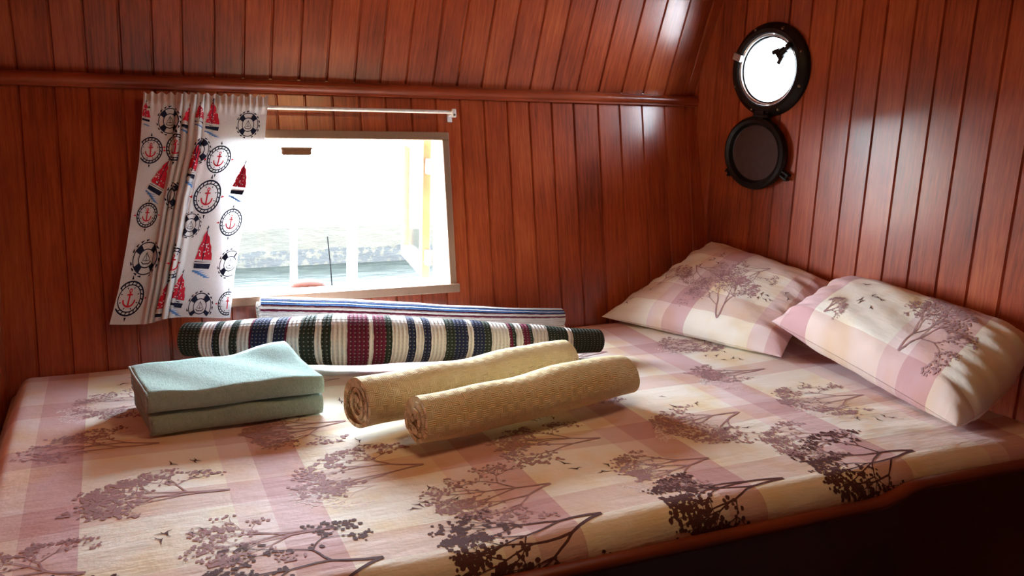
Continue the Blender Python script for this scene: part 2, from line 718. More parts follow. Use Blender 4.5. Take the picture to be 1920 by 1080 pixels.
# sash swung outward on its right-hand side
sx0, sy0, sdx, sdy = .925, 2.640, .055, .40
ln = math.hypot(sdx, sdy)
sd = np.array([sdx / ln, sdy / ln, 0])
sn = np.array([sd[1], -sd[0], 0])
P0 = np.array([sx0, sy0, 0])
mb = MB()
for a0, a1, z0, z1 in ((0, .045, .13, .585), (ln - .045, ln, .13, .585), (.045, ln - .045, .13, .175), (.045, ln - .045, .54, .585)):
    mb.box(P0 + sd * (a0 + a1) / 2 + np.array([0, 0, (z0 + z1) / 2]), a1 - a0, .028, z1 - z0, sd, sn)
sash = bevel(mb.build('sash', M_SASH, win), .003)
mb = MB()
mb.box(P0 + sd * ln / 2 + np.array([0, 0, .357]), ln - .09, .004, .365, sd, sn)
gl = mb.build('pane', M_GLASS, sash)
for z in (.20, .50):
    mb = MB()
    mb.box((sx0 + .004, sy0 - .012, z), .02, .03, .05)
    bevel(mb.build('hinge', M_GREYMET, sash))

# ------------------------------------------------------------------ curtain rod
rod_off = .040
rodL, rodR = bw(.098, .668, rod_off), bw(.973, .668, rod_off)
rod = empty('curtain_rod', tuple(rodL), 'slim white curtain rod on small brackets above the cabin window', 'curtain rod')
mb = MB()
mb.tube([rodL, rodL * .5 + rodR * .5, rodR], .0055, 12)
autosmooth(mb.build('rod', M_WHITEP, rod))
for P in (rodL, rodR):
    mb = MB()
    q = P - BN * (rod_off / 2)
    mb.box(q + BL * -.001, .012, rod_off, .014, (1, 0, 0), BN, BL)
    mb.box(P - BN * (rod_off - .003) - BL * .008, .016, .005, .034, (1, 0, 0), BN, BL)
    mb.box(P - BL * .004 + BN * .004, .013, .010, .026, (1, 0, 0), BN, BL)
    br = bevel(mb.build('bracket', M_WHITEP, rod), .0015)
    mb = MB()
    mb.tube([P - BL * .010 + BN * .0085, P - BL * .010 + BN * .0105], .003, 10)
    mb.build('screw', M_SCREW, br)


# ------------------------------------------------------------------ prints: vector shapes laid on a surface
class Print:
    """collects small polygons in surface coordinates and lays them just above S(u, v)"""

    def __init__(s, S, off=.0009):
        s.S, s.off = S, off
        s.cache = {}

    def P(s, u, v, lift=1.0):
        e = 1e-3
        p = np.array(s.S(u, v))
        a = np.array(s.S(u + e, v)) - p
        b = np.array(s.S(u, v + e)) - p
        n = np.cross(a, b)
        l = np.linalg.norm(n)
        if l > 1e-12:
            p = p + n / l * s.off * lift * s.sgn
        return p
    sgn = 1


def poly_line(mb, pr, pts, w0, w1, mi, step=.012, lift=1.0):
    """tapered stroke"""
    pts = [np.array(p, float) for p in pts]
    out = [pts[0]]
    for a, b in zip(pts, pts[1:]):
        n = max(1, int(np.linalg.norm(b - a) / step + .5))
        out += [a + (b - a) * k / n for k in range(1, n + 1)]
    prev = None
    n = len(out)
    for i, p in enumerate(out):
        t = out[min(i + 1, n - 1)] - out[max(i - 1, 0)]
        L = np.linalg.norm(t)
        t = t / L if L > 0 else np.array([1., 0])
        q = np.array([-t[1], t[0]]) * (w0 + (w1 - w0) * i / max(1, n - 1)) / 2
        A, B = p + q, p - q
        a = mb.vert(pr.P(A[0], A[1], lift), A)
        b = mb.vert(pr.P(B[0], B[1], lift), B)
        if prev:
            mb.face((prev[1], b, a, prev[0]), mi)
        prev = (a, b)


def blob(mb, pr, c, r, mi, rr, n=6, sx=1.0, lift=1.0):
    ph = rr.random() * 6
    ids = []
    for k in range(n):
        q = r * (.7 + .5 * rr.random())
        u, v = c[0] + q * sx * math.cos(ph + 2 * PI * k / n), c[1] + q * math.sin(ph + 2 * PI * k / n)
        ids.append(mb.vert(pr.P(u, v, lift), (u, v)))
    mb.face(ids, mi)


def fill(mb, pr, poly, mi, h=.006, lift=1.0):
    """scan-filled polygon, cut in strips so that it follows the cloth"""
    poly = [np.array(p, float) for p in poly]
    y0, y1 = min(p[1] for p in poly), max(p[1] for p in poly)
    n = max(2, int((y1 - y0) / h))
    rows = []
    for j in range(n + 1):
        y = y0 + (y1 - y0) * min(max(j / n, 1e-4), 1 - 1e-4)
        xs = []
        for a, b in zip(poly, poly[1:] + poly[:1]):
            if (a[1] <= y) != (b[1] <= y):
                xs.append(a[0] + (b[0] - a[0]) * (y - a[1]) / (b[1] - a[1]))
        rows.append((y, min(xs), max(xs)) if len(xs) >= 2 else None)
    for A, B in zip(rows, rows[1:]):
        if A is None or B is None:
            continue
        m = max(1, int(max(A[2] - A[1], B[2] - B[1]) / h))
        ra = [mb.vert(pr.P(A[1] + (A[2] - A[1]) * k / m, A[0], lift), (0, 0)) for k in range(m + 1)]
        rb = [mb.vert(pr.P(B[1] + (B[2] - B[1]) * k / m, B[0], lift), (0, 0)) for k in range(m + 1)]
        for k in range(m):
            mb.face((ra[k], ra[k + 1], rb[k + 1], rb[k]), mi)


def tree_print(mb, pr, base, up, h, spread, mi, seed, dense=1.0, lift=1.0, w=.006):
    rr = random.Random(seed)
    up = np.array(up, float)
    side = np.array([-up[1], up[0]])

    def tp(p):
        return np.array(base) + up * p[1] * h + side * p[0] * h * spread

    def grow(p, ang, ln, wd, dep):
        pts = [p]
        q = p
        for k in range(3):
            ang += rr.uniform(-.22, .22)
            q = (q[0] + math.sin(ang) * ln / 3, q[1] + math.cos(ang) * ln / 3)
            pts.append(q)
        poly_line(mb, pr, [tp(x) for x in pts], wd, wd * .65, mi, lift=lift)
        if dep <= 2:
            for k in range(int(rr.choice((2, 3, 4)) * dense)):
                x = pts[rr.randint(1, 3)]
                c = tp((x[0] + rr.uniform(-.05, .05), x[1] + rr.uniform(-.05, .05)))
                blob(mb, pr, c, h * rr.uniform(.008, .017), mi, rr, lift=lift)
        if dep == 0:
            for k in range(max(1, int(4 * dense))):
                c = tp((q[0] + rr.uniform(-.035, .035), q[1] + rr.uniform(-.035, .035)))
                blob(mb, pr, c, h * rr.uniform(.007, .015), mi, rr, lift=lift)
            return
        kids = 2 if rr.random() < .62 else 3
        for k in range(kids):
            da = (k - (kids - 1) / 2) * rr.uniform(.55, .95) + rr.uniform(-.15, .15)
            grow(q, ang + da, ln * rr.uniform(.68, .9), wd * .66, dep - 1)

    for k in range(2):
        grow((0, 0), (-.35, .3)[k] + rr.uniform(-.15, .15), .27, w, 4)


def bird_print(mb, pr, c, s, ang, mi, rr, lift=1.0):
    ca, sa = math.cos(ang), math.sin(ang)

    def q(x, y):
        return (c[0] + s * (x * ca - y * sa), c[1] + s * (x * sa + y * ca))
    b = rr.uniform(.1, .5)
    poly_line(mb, pr, [q(-1, b), q(-.5, .25), q(0, 0)], .0006, .0034, mi, .008, lift)
    poly_line(mb, pr, [q(0, 0), q(.45, .3), q(.9, b * .6 + .15)], .0034, .0006, mi, .008, lift)
    poly_line(mb, pr, [q(-.1, .12), q(.15, -.25)], .0032, .001, mi, .008, lift)


def flock(mb, pr, c, n, rad, s, mi, rr, sx=1.0):
    for k in range(n):
        bird_print(mb, pr, (c[0] + rr.uniform(-rad, rad) * sx, c[1] + rr.uniform(-rad, rad)), s * rr.uniform(.7, 1.2), rr.uniform(0, 6.28), mi, rr)


# ------------------------------------------------------------------ mattress in a fitted sheet
XL, XR = -.268, 2.02
YB, YF, RF = 2.412, 1.165, .052


def sheet(x, yp):
    yf0 = YF + RF
    dip = 0.004 * math.sin(3.1 * x + 1.3) * math.sin(4.0 * yp) + .003 * math.sin(9 * x + 5 * yp)
    z = dip - .006
    # radiating tucks near the pillows and the left end
    z += .0016 * math.sin(60 * yp + 9 * x) * sm(1.45, 1.8, x) * sm(1.9, 1.4, yp) if yp > yf0 else 0
    z -= .05 * sm(XL + .05, XL, x) ** 2
    z -= .012 * sm(YB - .05, YB, yp)
    if yp >= yf0:
        y = yp
    else:
        a = (yf0 - yp) / RF
        if a < PI / 2:
            y, z = yf0 - RF * math.sin(a), z - RF * (1 - math.cos(a))
        else:
            d = (yf0 - yp) - RF * PI / 2
            y, z = YF + .01 * sm(0, .05, d) + .003 * math.sin(14 * x + 2) * sm(0, .04, d), z - RF - d
    xr = min(x, 1.966 + (2.3 - y) * .112)
    return (xr, y, z)


mat_root = empty('mattress', (.9, 1.8, -.14), 'wide berth mattress under a checked mauve and cream sheet', 'mattress')
mb = MB()
ys = [YF - .075 + (YB - YF + .075) * k / 200 for k in range(201)]
xs = [XL + (XR - XL) * k / 260 for k in range(261)]
mb.grid(sheet, xs, ys)
pr = Print(sheet)
pr.sgn = 1
rr = random.Random(31)
xcols = [-.09 + .405 * k for k in range(-1, 6)]
sd_ = 100
for yrow, dx, h, spread, mi, dn in ((2.10, .20, .26, .55, 2, .8), (1.825, .14, .27, .55, 2, .9), (1.55, .235, .29, .55, 2, 1.0),
                                     (1.365, .01, .27, .60, 2, .9), (1.235, .07, .33, .62, 1, 1.4)):  # front row uses the dark print: shade at the bed edge put into colour
    for x0 in xcols:
        sd_ += 1
        b = (x0 + dx + rr.uniform(-.02, .02), yrow + rr.uniform(-.012, .012))
        if b[0] - h * .9 < XL + .03 or b[0] > 1.95:
            if b[0] > 1.95 or b[0] < XL + .1:
                continue
        before = len(mb.v)
        tree_print(mb, pr, b, (-1, rr.uniform(-.1, .06)), h, spread, mi, sd_, dn, w=.0055 if mi == 2 else .0075)
        # pale ghost tree behind it
        if mi == 2 and rr.random() < .7:
            tree_print(mb, pr, (b[0] - .12, b[1] - .05), (-1, 0), h * .6, .6, 3, sd_ + 500, .5, .6, w=.003)
for yrow in (1.42, 1.68, 1.955, 2.24):
    for x0 in xcols:
        c = (x0 + rr.uniform(.10, .2), yrow + rr.uniform(-.02, .03))
        if XL + .1 < c[0] < 1.8:
            flock(mb, pr, c, rr.randint(4, 6), .05, .015, 1, rr)
mb.v = [(min(max(p[0], XL), 2.06), p[1], p[2]) for p in mb.v]
o = mb.build('fitted_sheet', [M_SHEET, P_DARK, P_MAUVE, P_LIGHT], mat_root, smooth=True, recalc=False)
M_FOAM = simple('pale_yellow_ticking', (.72, .58, .25), .9)
mb = MB()
mb.box((.84, (YF + YB) / 2 + .004, -.08), 2.17, YB - YF - .05, .08)
bevel(mb.build('mattress_core', M_FOAM, mat_root), .02, 3)

# ------------------------------------------------------------------ berth
berth = empty('berth', (.9, 1.15, -.83), 'built-in dark wooden berth with a shaped lip below the mattress', 'bed')


def lip(x):
    return lerp_tab([(-.3, -.044), (.5, -.046), (.9, -.050), (1.38, -.056), (1.42, -.055), (1.46, -.046), (1.49, -.036), (1.53, -.031), (1.9, -.042), (2.2, -.046)], x)


NX = 160
M_LIP = make_wood('berth_wood_lit', (.10, .018, .007), (.22, .045, .016), (.34, .085, .03), rough=.35, coat=.1)  # lighter tone carries the light caught by the lip
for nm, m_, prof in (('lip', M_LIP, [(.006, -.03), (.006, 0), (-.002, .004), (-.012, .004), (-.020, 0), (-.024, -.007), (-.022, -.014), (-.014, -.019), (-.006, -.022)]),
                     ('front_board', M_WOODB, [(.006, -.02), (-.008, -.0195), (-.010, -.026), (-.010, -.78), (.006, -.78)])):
    mb = MB()
    rows = []
    for k in range(NX + 1):
        x = -.28 + (2.085 + .28) * k / NX
        z0 = lip(x)
        rows.append([mb.vert((x, YF - .006 + a, z0 + h if h > -.5 else -.83), (z0 + h + a, x)) for a, h in prof])
    for A, B in zip(rows, rows[1:]):
        for i in range(len(prof) - 1):
            mb.face((A[i], A[i + 1], B[i + 1], B[i]))
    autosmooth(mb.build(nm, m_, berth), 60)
mb = MB()
mb.box((.83, 1.775, -.135), 2.18, 1.18, .02)
mb.build('slat_base', M_WOODB, berth)


# ------------------------------------------------------------------ pillows
def make_pillow(name, label, A, B, C, D, thick, mat, seed, prints, bulge=.07):
    """A,B low edge far/near; C,D high edge far/near"""
    A, B, C, D = [np.array(q, float) for q in (A, B, C, D)]
    nrm = np.cross(B - A, C - A)
    nrm /= np.linalg.norm(nrm)
    if nrm[2] < 0:
        nrm = -nrm
    r_ = random.Random(seed)
    ph = [r_.uniform(0, 6) for _ in range(8)]
    Lu, Lv = np.linalg.norm(B - A), np.linalg.norm(C - A)

    def S(u, v, side=1):
        # u: 0 far .. Lu near along the long edge, v: 0 low .. Lv high
        a, b = min(1, max(0, u / Lu)), min(1, max(0, v / Lv))
        p = (A * (1 - a) + B * a) * (1 - b) + (C * (1 - a) + D * a) * b
        s, t = 2 * a - 1, 2 * b - 1
        sh = ((1 - abs(s) ** (4 if s < 0 or bulge > 0 else 9)) * (1 - t ** 4)) ** .62
        # long edges pull in between the corners
        cen = (A + B + C + D) / 4
        p = p + (cen - p) * (.045 * (1 - s * s) * abs(t) ** 3 + (bulge if s > 0 else .07) * (1 - t * t) * abs(s) ** 3)
        w = .0022 * math.sin(9 * s + 7 * t + ph[0]) * math.sin(5 * t + ph[1]) + .0012 * math.sin(21 * s - 13 * t + ph[2])
        # gathers running in from the short ends
        e = sm(.55, 1, abs(s))
        w += .0045 * e * math.sin(17 * t + 5 * s + ph[3]) + .003 * e * math.sin(33 * t + ph[4] - 6 * s)
        h = thick * sh + w * min(1, sh * 2)
        p = p + nrm * (h if side > 0 else -h * .8)
        # rest on the bed, lean on the walls
        p[2] = max(p[2], .004 + .0008 * math.sin(40 * u))
        d = (kr - .006) - RN_out @ p
        if d < 0:
            p = p + RN_out * d
        d = (kb - .006) - nb @ p
        if d < 0:
            p = p + nb * d
        return p

    mb = MB()
    n, m = 90, 70
    us = [Lu * (.5 - .5 * math.cos(PI * k / n)) for k in range(n + 1)]
    vs = [Lv * (.5 - .5 * math.cos(PI * k / m)) for k in range(m + 1)]
    mb.grid(lambda u, v: S(u, v, 1), us, vs)
    mb.grid(lambda u, v: S(u, v, -1), us, vs)
    # seam piping round the edge
    pr = Print(lambda u, v: S(u, v, 1), .0012)
    pr.sgn = 1 if np.cross(B - A, C - A) @ nrm > 0 else -1
    rq = random.Random(seed + 1)
    for kind, u, v, h, mi, upd in prints:
        if kind == 't':
            tree_print(mb, pr, (u, v), upd, h, .8, mi, seed * 7 + int(u * 1000), 1.0, w=.0045)
        else:
            flock(mb, pr, (u, v), 7, h, .013, mi, rq)
    mb.v = [tuple(p) for p in mb.v]
    o = mb.build(name, [mat, P_DARK, P_MAUVE, P_LIGHT], None, smooth=True, recalc=False)
    bm = bmesh.new()
    bm.from_mesh(o.data)
    nb_ = 2 * (n + 1) * (m + 1)
    bm.verts.ensure_lookup_table()
    bmesh.ops.remove_doubles(bm, verts=bm.verts[:nb_], dist=1e-4)
    bm.to_mesh(o.data)
    bm.free()
    tag(o, label, 'pillow', 'pillows on the berth')
    return o


make_pillow('pillow', 'checked pillow farther from the viewer, lying in the cabin corner by the striped rolls',
            (1.475, 2.405, .012), (1.755, 1.84, .012), (1.945, 2.45, .245), (2.00, 1.90, .205), .072, M_CASE, 3,
            [('t', .40, .06, .25, 2, (-.25, 1)), ('t', .16, .30, .16, 2, (.9, -.35)), ('t', .10, .16, .15, 2, (.2, 1)),
             ('t', .42, .40, .17, 2, (-.7, -.7)), ('b', .05, .10, .05, 1, 0), ('b', .22, .36, .06, 1, 0), ('b', .52, .26, .05, 1, 0)])
make_pillow('pillow', 'checked pillow nearer the viewer, its corner overlapping the other pillow',
            (1.735, 1.875, .115), (1.80, 1.285, .004), (1.990, 1.875, .225), (2.060, 1.31, .190), .095, M_CASE2, 9,
            [('t', .40, .045, .20, 2, (.15, 1)), ('t', .12, .26, .2, 2, (-.3, .9)), ('t', .42, .31, .17, 2, (-.8, .2)),
             ('t', .30, .27, .17, 2, (.9, .3)), ('t', .15, .05, .08, 2, (.2, .9)), ('b', .20, .14, .06, 1, 0), ('b', .50, .33, .05, 1, 0)], bulge=-.12)


# ------------------------------------------------------------------ folded aqua towels
def folded_towel(name, label, FL, FR_, BR, BL_, z0, h, peak, seed):
    """footprint corners front-left, front-right, back-right, back-left; fold faces the viewer"""
    FL, FR_, BR, BL_ = [np.array(q, float) for q in (FL, FR_, BR, BL_)]
    r_ = random.Random(seed)
    ph = [r_.uniform(0, 6) for _ in range(6)]
    root = empty(name, (float((FL + FR_)[0] / 2), float((FL + BL_)[1] / 2), z0), label, 'towel', 'folded aqua towels')

    def place(a, b, z):
        # a 0..1 left to right, b 0..1 front to back, z height in the towel
        p = (FL * (1 - a) + FR_ * a) * (1 - b) + (BL_ * (1 - a) + BR * a) * b
        k = z / h
        lift = peak * sm(.55, 1.0, a) * sm(.5, 1.0, b) * k
        wob = .0022 * math.sin(9 * a + ph[0] + 4 * b) * k + .0015 * math.sin(17 * a + 7 * b + ph[1]) * k
        sl = .002 * math.sin(11 * a + ph[2])
        return np.array([p[0], p[1] + sl, max(z0 + .001, z0 + z + lift + wob)])

    def layer(mb, zb, zt, t, inset, depth=1.0):
        # a U of cloth folded at the front: cross-section in (b, z), extruded left to right
        dep = np.linalg.norm(BL_ - FL)
        prof_o, prof_i = [], []
        H = zt - zb
        rr_ = H / 2
        cz = (zb + zt) / 2
        f0 = inset + rr_ * .75
        for k in range(14):
            q = depth * dep - (depth * dep - f0) * k / 13
            prof_o.append((q, zt))
            prof_i.append((q, zt - t))
        for k in range(1, 13):
            a = PI * k / 13
            sgn = math.copysign(abs(math.cos(a)) ** .8, math.cos(a))
            prof_o.append((f0 - rr_ * .75 * math.sin(a) ** .7, cz + rr_ * sgn))
            prof_i.append((f0 - max(0, (rr_ * .75 - t)) * math.sin(a) ** .7, cz + (rr_ - t) * sgn))
        for k in range(14):
            q = f0 + (depth * dep - f0) * k / 13
            prof_o.append((q, zb))
            prof_i.append((q, zb + t))
        loop = prof_o + prof_i[::-1]
        NA = 44
        rws = []
        for j in range(NA + 1):
            a = j / NA
            e = 1.0 - .35 * t / H * 0
            rws.append([mb.vert(place(a, b / dep, z), (a * .36, b + z)) for b, z in loop])
        n = len(loop)
        for A_, B_ in zip(rws, rws[1:]):
            for i in range(n):
                mb.face((A_[i], A_[(i + 1) % n], B_[(i + 1) % n], B_[i]))
        m = len(prof_o)
        for rw, fl in ((rws[0], 1), (rws[-1], 0)):
            for i in range(m - 1):
                q = (rw[i], rw[i + 1], rw[n - 2 - i], rw[n - 1 - i])
                mb.face(q if fl else q[::-1])
    mb = MB()
    t = h * .20
    layer(mb, 0, h, t, 0)
    layer(mb, t * 1.05, h - t * 1.05, t, t * .9)
    layer(mb, t * 2.1, h - t * 2.1, h * .08, t * 1.8)
    mb.build('terry_cloth', M_AQUA, root, smooth=True)
    # woven hem along the open left-hand end
    mb = MB()
    ts = [k / 16 for k in range(17)]
    pts = [place(.0, b, h - .003) + np.array([-.002, 0, 0]) for b in ts]
    mb.tube(pts, .0032, 8)
    pts = [place(.0, 0.02 + .06 * (1 - abs(math.sin(PI * k / 10))), h * (1 - k / 10.)) + np.array([-.0015, -.001, 0]) for k in range(11)]
    mb.tube(pts, .0032, 8)
    mb.build('hem', M_AQUAHEM, root, smooth=True)
    return root


z1 = .047
folded_towel('folded_towel', 'folded pale aqua terry towel lying on the sheet, lower of the two',
             (.042, 1.850, 0), (.408, 1.862, 0), (.372, 2.085, 0), (.012, 2.07, 0), .001, z1, 0, 5)
folded_towel('folded_towel', 'folded pale aqua terry towel on top of the pair, one back corner turned up',
             (.036, 1.848, 0), (.410, 1.860, 0), (.362, 2.09, 0), (.008, 2.065, 0),   .001 + z1 + .004, .046, .020, 8)


# ------------------------------------------------------------------ rolled cloths
def roll(name, label, cat, group, path, turns, t, mat, seed, over=.0, flatten=.85, inner=.12, part='cloth', amp=.002, th_end=PI * .5, seg=30, ns=90, endjit=.004, step_back=0.):
    """path: (x, y, z, r) centre line; a strip of cloth wound 'turns' times"""
    r_ = random.Random(seed)
    ph = [r_.uniform(0, 6) for _ in range(10)]
    pts = [np.array(p[:3], float) for p in path]
    tot = [0]
    for a, b in zip(pts, pts[1:]):
        tot.append(tot[-1] + np.linalg.norm(b - a))
    L = tot[-1]

    def at(s):
        cs = []
        for q in range(4):
            cs.append(smooth_tab([(tt, path[i][q]) for i, tt in enumerate(tot)], s))
        return cs

    def smooth_tab(tab, x):
        if x <= tab[0][0]:
            i = 0
        elif x >= tab[-1][0]:
            i = len(tab) - 2
        else:
            i = max(k for k in range(len(tab) - 1) if tab[k][0] <= x)
        (x0, y0), (x1, y1) = tab[i], tab[i + 1]
        m0 = (y1 - (tab[i - 1][1] if i > 0 else y0)) / (x1 - (tab[i - 1][0] if i > 0 else x0))
        m1 = ((tab[i + 2][1] if i + 2 < len(tab) else y1) - y0) / ((tab[i + 2][0] if i + 2 < len(tab) else x1) - x0)
        hh = x1 - x0
        u = (x - x0) / hh
        return (2 * u ** 3 - 3 * u ** 2 + 1) * y0 + (u ** 3 - 2 * u ** 2 + u) * hh * m0 + (-2 * u ** 3 + 3 * u ** 2) * y1 + (u ** 3 - u ** 2) * hh * m1

    NTH = int(turns * seg)
    TH = turns * 2 * PI
    mb = MB()
    rws = []
    m = NTH + 1
    for j in range(ns + 1):
        s0 = L * j / ns
        loop = []
        arc = 0
        for side in (1, -1):
            rng = range(m) if side == 1 else range(m - 1, -1, -1)
            for k in rng:
                th = TH * k / NTH
                fr = th / TH
                # the ends of the winding do not line up exactly
                s = s0
                e0, e1 = sm(.06, 0, s0 / L), sm(.94, 1, s0 / L)
                jit = endjit * math.sin(th * .5 + ph[0]) + endjit * .6 * math.sin(th * 1.3 + ph[1])
                outer = sm(TH - 2 * PI - .4, TH - 2 * PI + .4, th)
                s = s0 - e0 * (jit + over * (1 - outer)) + e1 * jit
                cx, cy, cz, r = at(s)
                d = np.array(at(min(L, s + .01))[:3]) - np.array(at(max(0, s - .01))[:3])
                d /= np.linalg.norm(d)
                sid = np.cross(d, [0, 0, 1.])
                sid /= np.linalg.norm(sid)
                upw = np.cross(sid, d)
                rho = r * (inner + (1 - inner) * fr) - t / 2 + side * t / 2
                w = amp * (math.sin(7 * s / .1 * .35 + ph[2] + 2 * th) * .6 + math.sin(3.3 * s / .1 + ph[3] - th) * .6 + math.sin(9 * s + 3 * th + ph[4]) * .5) * fr
                w += amp * 1.6 * math.sin(2 * th + ph[5]) * (1 - outer)
                rho = max(.001, rho + w)
                a = th - TH + th_end
                p = np.array([cx, cy, cz]) + (sid * math.cos(a) + upw * math.sin(a) * (flatten if math.sin(a) < 0 else 1.0)) * rho
                if cz - r < .03:
                    p[2] = max(p[2], .002 + .0006 * (rho / r))
                vv = path[0][3] * (inner * th + (1 - inner) * th * th / (2 * TH))
                loop.append(mb.vert(p, (s, vv)))
        rws.append(loop)
    n = len(rws[0])
    for A, B in zip(rws, rws[1:]):
        for i in range(n):
            mb.face((A[i], A[(i + 1) % n], B[(i + 1) % n], B[i]))
    for rw in (rws[0], rws[-1]):
        for i in range(m - 1):
            mb.face((rw[i], rw[i + 1], rw[n - 2 - i], rw[n - 1 - i]))
    o = mb.build(name, mat, None, smooth=True)
    autosmooth(o, 60)
    tag(o, label, cat, group)
    return o


roll('rolled_towel', 'rolled cream towel lying on the sheet behind another cream roll', 'towel', 'rolled cream towels',
     [(.452, 1.730, .064, .066), (.62, 1.772, .062, .065), (.80, 1.822, .060, .062), (.96, 1.868, .060, .061), (1.065, 1.902, .055, .056)],
     4.6, .0105, M_CREAM, 11, over=.0, th_end=PI * 1.15)
roll('rolled_towel', 'rolled cream towel in front, nearest the edge of the bed', 'towel', 'rolled cream towels',
     [(.550, 1.607, .059, .061), (.70, 1.630, .059, .062), (.86, 1.660, .061, .064), (1.02, 1.695, .063, .066), (1.135, 1.725, .057, .058)],
     4.2, .0115, M_CREAM, 17, over=.006, th_end=PI * 1.2)

WHT, GRN, NVY, MAR, BLU = (.80, .79, .76), (.032, .045, .034), (.022, .030, .075), (.15, .016, .045), (.07, .17, .42)
seq = [(250, GRN), (325, WHT), (375, NVY), (385, GRN), (405, WHT), (440, GRN), (470, WHT), (510, MAR), (516, NVY), (580, WHT), (600, NVY), (648, MAR),
       (655, WHT), (700, GRN), (750, WHT), (775, GRN), (805, WHT), (855, MAR), (925, WHT), (945, MAR), (985, GRN), (1000, WHT), (1055, NVY), (1090, WHT),
       (1115, NVY), (1142, MAR), (1150, WHT), (1205, GRN), (1240, NVY), (1275, WHT), (1300, NVY), (1345, GRN), (1365, WHT), (1430, MAR), (1448, GRN), (1460, WHT),
       (1485, MAR), (1510, GRN), (1520, WHT), (1575, GRN), (1650, WHT), (1668, GRN), (1750, GRN)]
near_path = [(.150, 2.335, .066, .055), (.33, 2.240, .072, .072), (.52, 2.150, .083, .084), (.80, 2.108, .070, .071), (1.05, 2.082, .054, .055), (1.258, 2.062, .041, .041)]
tot_len = sum(math.dist(a[:3], b[:3]) for a, b in zip(near_path, near_path[1:]))


# stripe positions: picture columns turned into distance along the roll
def roll_s(px):
    best = None
    acc = 0
    x_img = 220 + px / 1.959
    for a, b in zip(near_path, near_path[1:]):
        L = math.dist(a[:3], b[:3])
        for k in range(40):
            u = k / 40
            q = [a[i] + (b[i] - a[i]) * u for i in range(4)]
            d = R.T @ (np.array([q[0], q[1] - .03, q[2] + .02]) - CAM)
            e = abs(960 + F * d[0] / d[2] - x_img)
            if best is None or e < best[0]:
                best = (e, acc + L * u)
        acc += L
    return best[1]


stops = [(roll_s(p), c) for p, c in seq]
stops[0] = (0, GRN)
for i in range(1, len(stops)):
    if stops[i][0] <= stops[i - 1][0]:
        stops[i] = (stops[i - 1][0] + .002, stops[i][1])
M_STR = make_stripes('banded_knit', 0, stops, .0105, 0)
roll('rolled_blanket', 'long rolled blanket with crosswise green, navy, maroon and white bands, in front', 'blanket', 'rolled striped blankets',
     near_path, 3.2, .014, M_STR, 23, th_end=PI * 1.35, flatten=.95, amp=.0015, ns=120)
# second blanket: its stripes run lengthwise
r2 = .050
turns2, inner2 = 3.0, .12
vtot = r2 * (inner2 * turns2 * 2 * PI + (1 - inner2) * turns2 * 2 * PI / 2)
ls = [(0, WHT)]
base = vtot - 2 * PI * r2 * .93
base = max(.01, base)
for off, c in ((.0, WHT), (.046, MAR), (.051, WHT), (.060, MAR), (.063, NVY), (.068, BLU), (.074, WHT), (.077, BLU), (.083, NVY), (.087, WHT), (.12, BLU), (.126, WHT), (.30, WHT)):
    ls.append((base + off + (.048 if off else 0), c))
M_STR2 = make_stripes('lengthwise_striped_knit', 1, ls, .0085, 1, dots=False)
rear = roll('rolled_blanket', 'rolled white blanket with thin lengthwise blue and purple lines, behind under the window', 'blanket', 'rolled striped blankets',
            [(.345, 2.385, .118, .055), (.60, 2.375, .096, .053), (.90, 2.358, .066, .048), (1.15, 2.345, .046, .042), (1.285, 2.335, .040, .038)],
            turns2, .013, M_STR2, 29, th_end=PI * 1.75, flatten=1.0, amp=.001, inner=inner2)


# ------------------------------------------------------------------ curtain
CW0, CW1 = .698 / BL[2], .098 / BL[2]
Ltab = [(0, .087), (.30, .064), (.65, .022), (.85, -.006), (1, -.034)]
Rtab = [(0, .412), (.24, .393), (.46, .342), (.61, .320), (.8, .292), (1, .272)]
gs = [(0, 0)]
NG = 240
zone = lambda u: sm(.16, .24, u) * sm(.66, .58, u)
for k in range(NG):
    u = (k + .5) / NG
    gs.append(((k + 1) / NG, gs[-1][1] + 1 - .62 * zone(u)))
gm = gs[-1][1]
gs = [(a, b / gm) for a, b in gs]
gi = [(b, a) for a, b in gs]


def garr(tab, x):
    x = min(1, max(0, x))
    i = min(NG - 1, int(x * NG))
    (a, b), (c, d) = tab[i], tab[i + 1]
    return b + (d - b) * (x - a) / (c - a)


def curt(u, v):
    x0, x1 = lerp_tab(Ltab, v), lerp_tab(Rtab, v)
    g = garr(gs, u)
    x = x0 + (x1 - x0) * g
    w = CW0 + (CW1 - CW0) * v
    z = zone(u)
    d = .042 + .023 * z * math.sin(2 * PI * (u - .2) / .105 + .9 * math.sin(2.4 * v)) * (.55 + .45 * v)
    d += .007 * math.sin(2 * PI * u * 1.7 + 1.0 + 1.2 * v) * sm(0, .3, v)
    # gathered heading over the rod
    d += .0035 * math.sin(2 * PI * u * 26 + 1.5 * math.sin(9 * u)) * sm(.10, 0, v)
    w += .0035 * math.sin(2 * PI * u * 19 + 2) * sm(.05, 0, v) - .006 * math.sin(2 * PI * u * 1.2) * sm(.8, 1, v)
    # pocket swells round the rod
    d += .0085 * math.exp(-((v - .048) / .03) ** 2)
    d -= .010 * sm(.75, 1, v)
    x -= z * .006 * math.cos(2 * PI * (u - .2) / .105)
    return BO + BL * w + BN * d + np.array([x, 0, 0])


mb = MB()
mb.grid(curt, [k / 260 for k in range(261)], [k / 150 for k in range(151)])
CWID, CHT = .52, (CW0 - CW1)          # cloth size in metres: u spans CWID, v spans CHT


class CPrint(Print):
    pass


prc = Print(lambda a, b: curt(a / CWID, b / CHT), .0012)
prc.sgn = -1


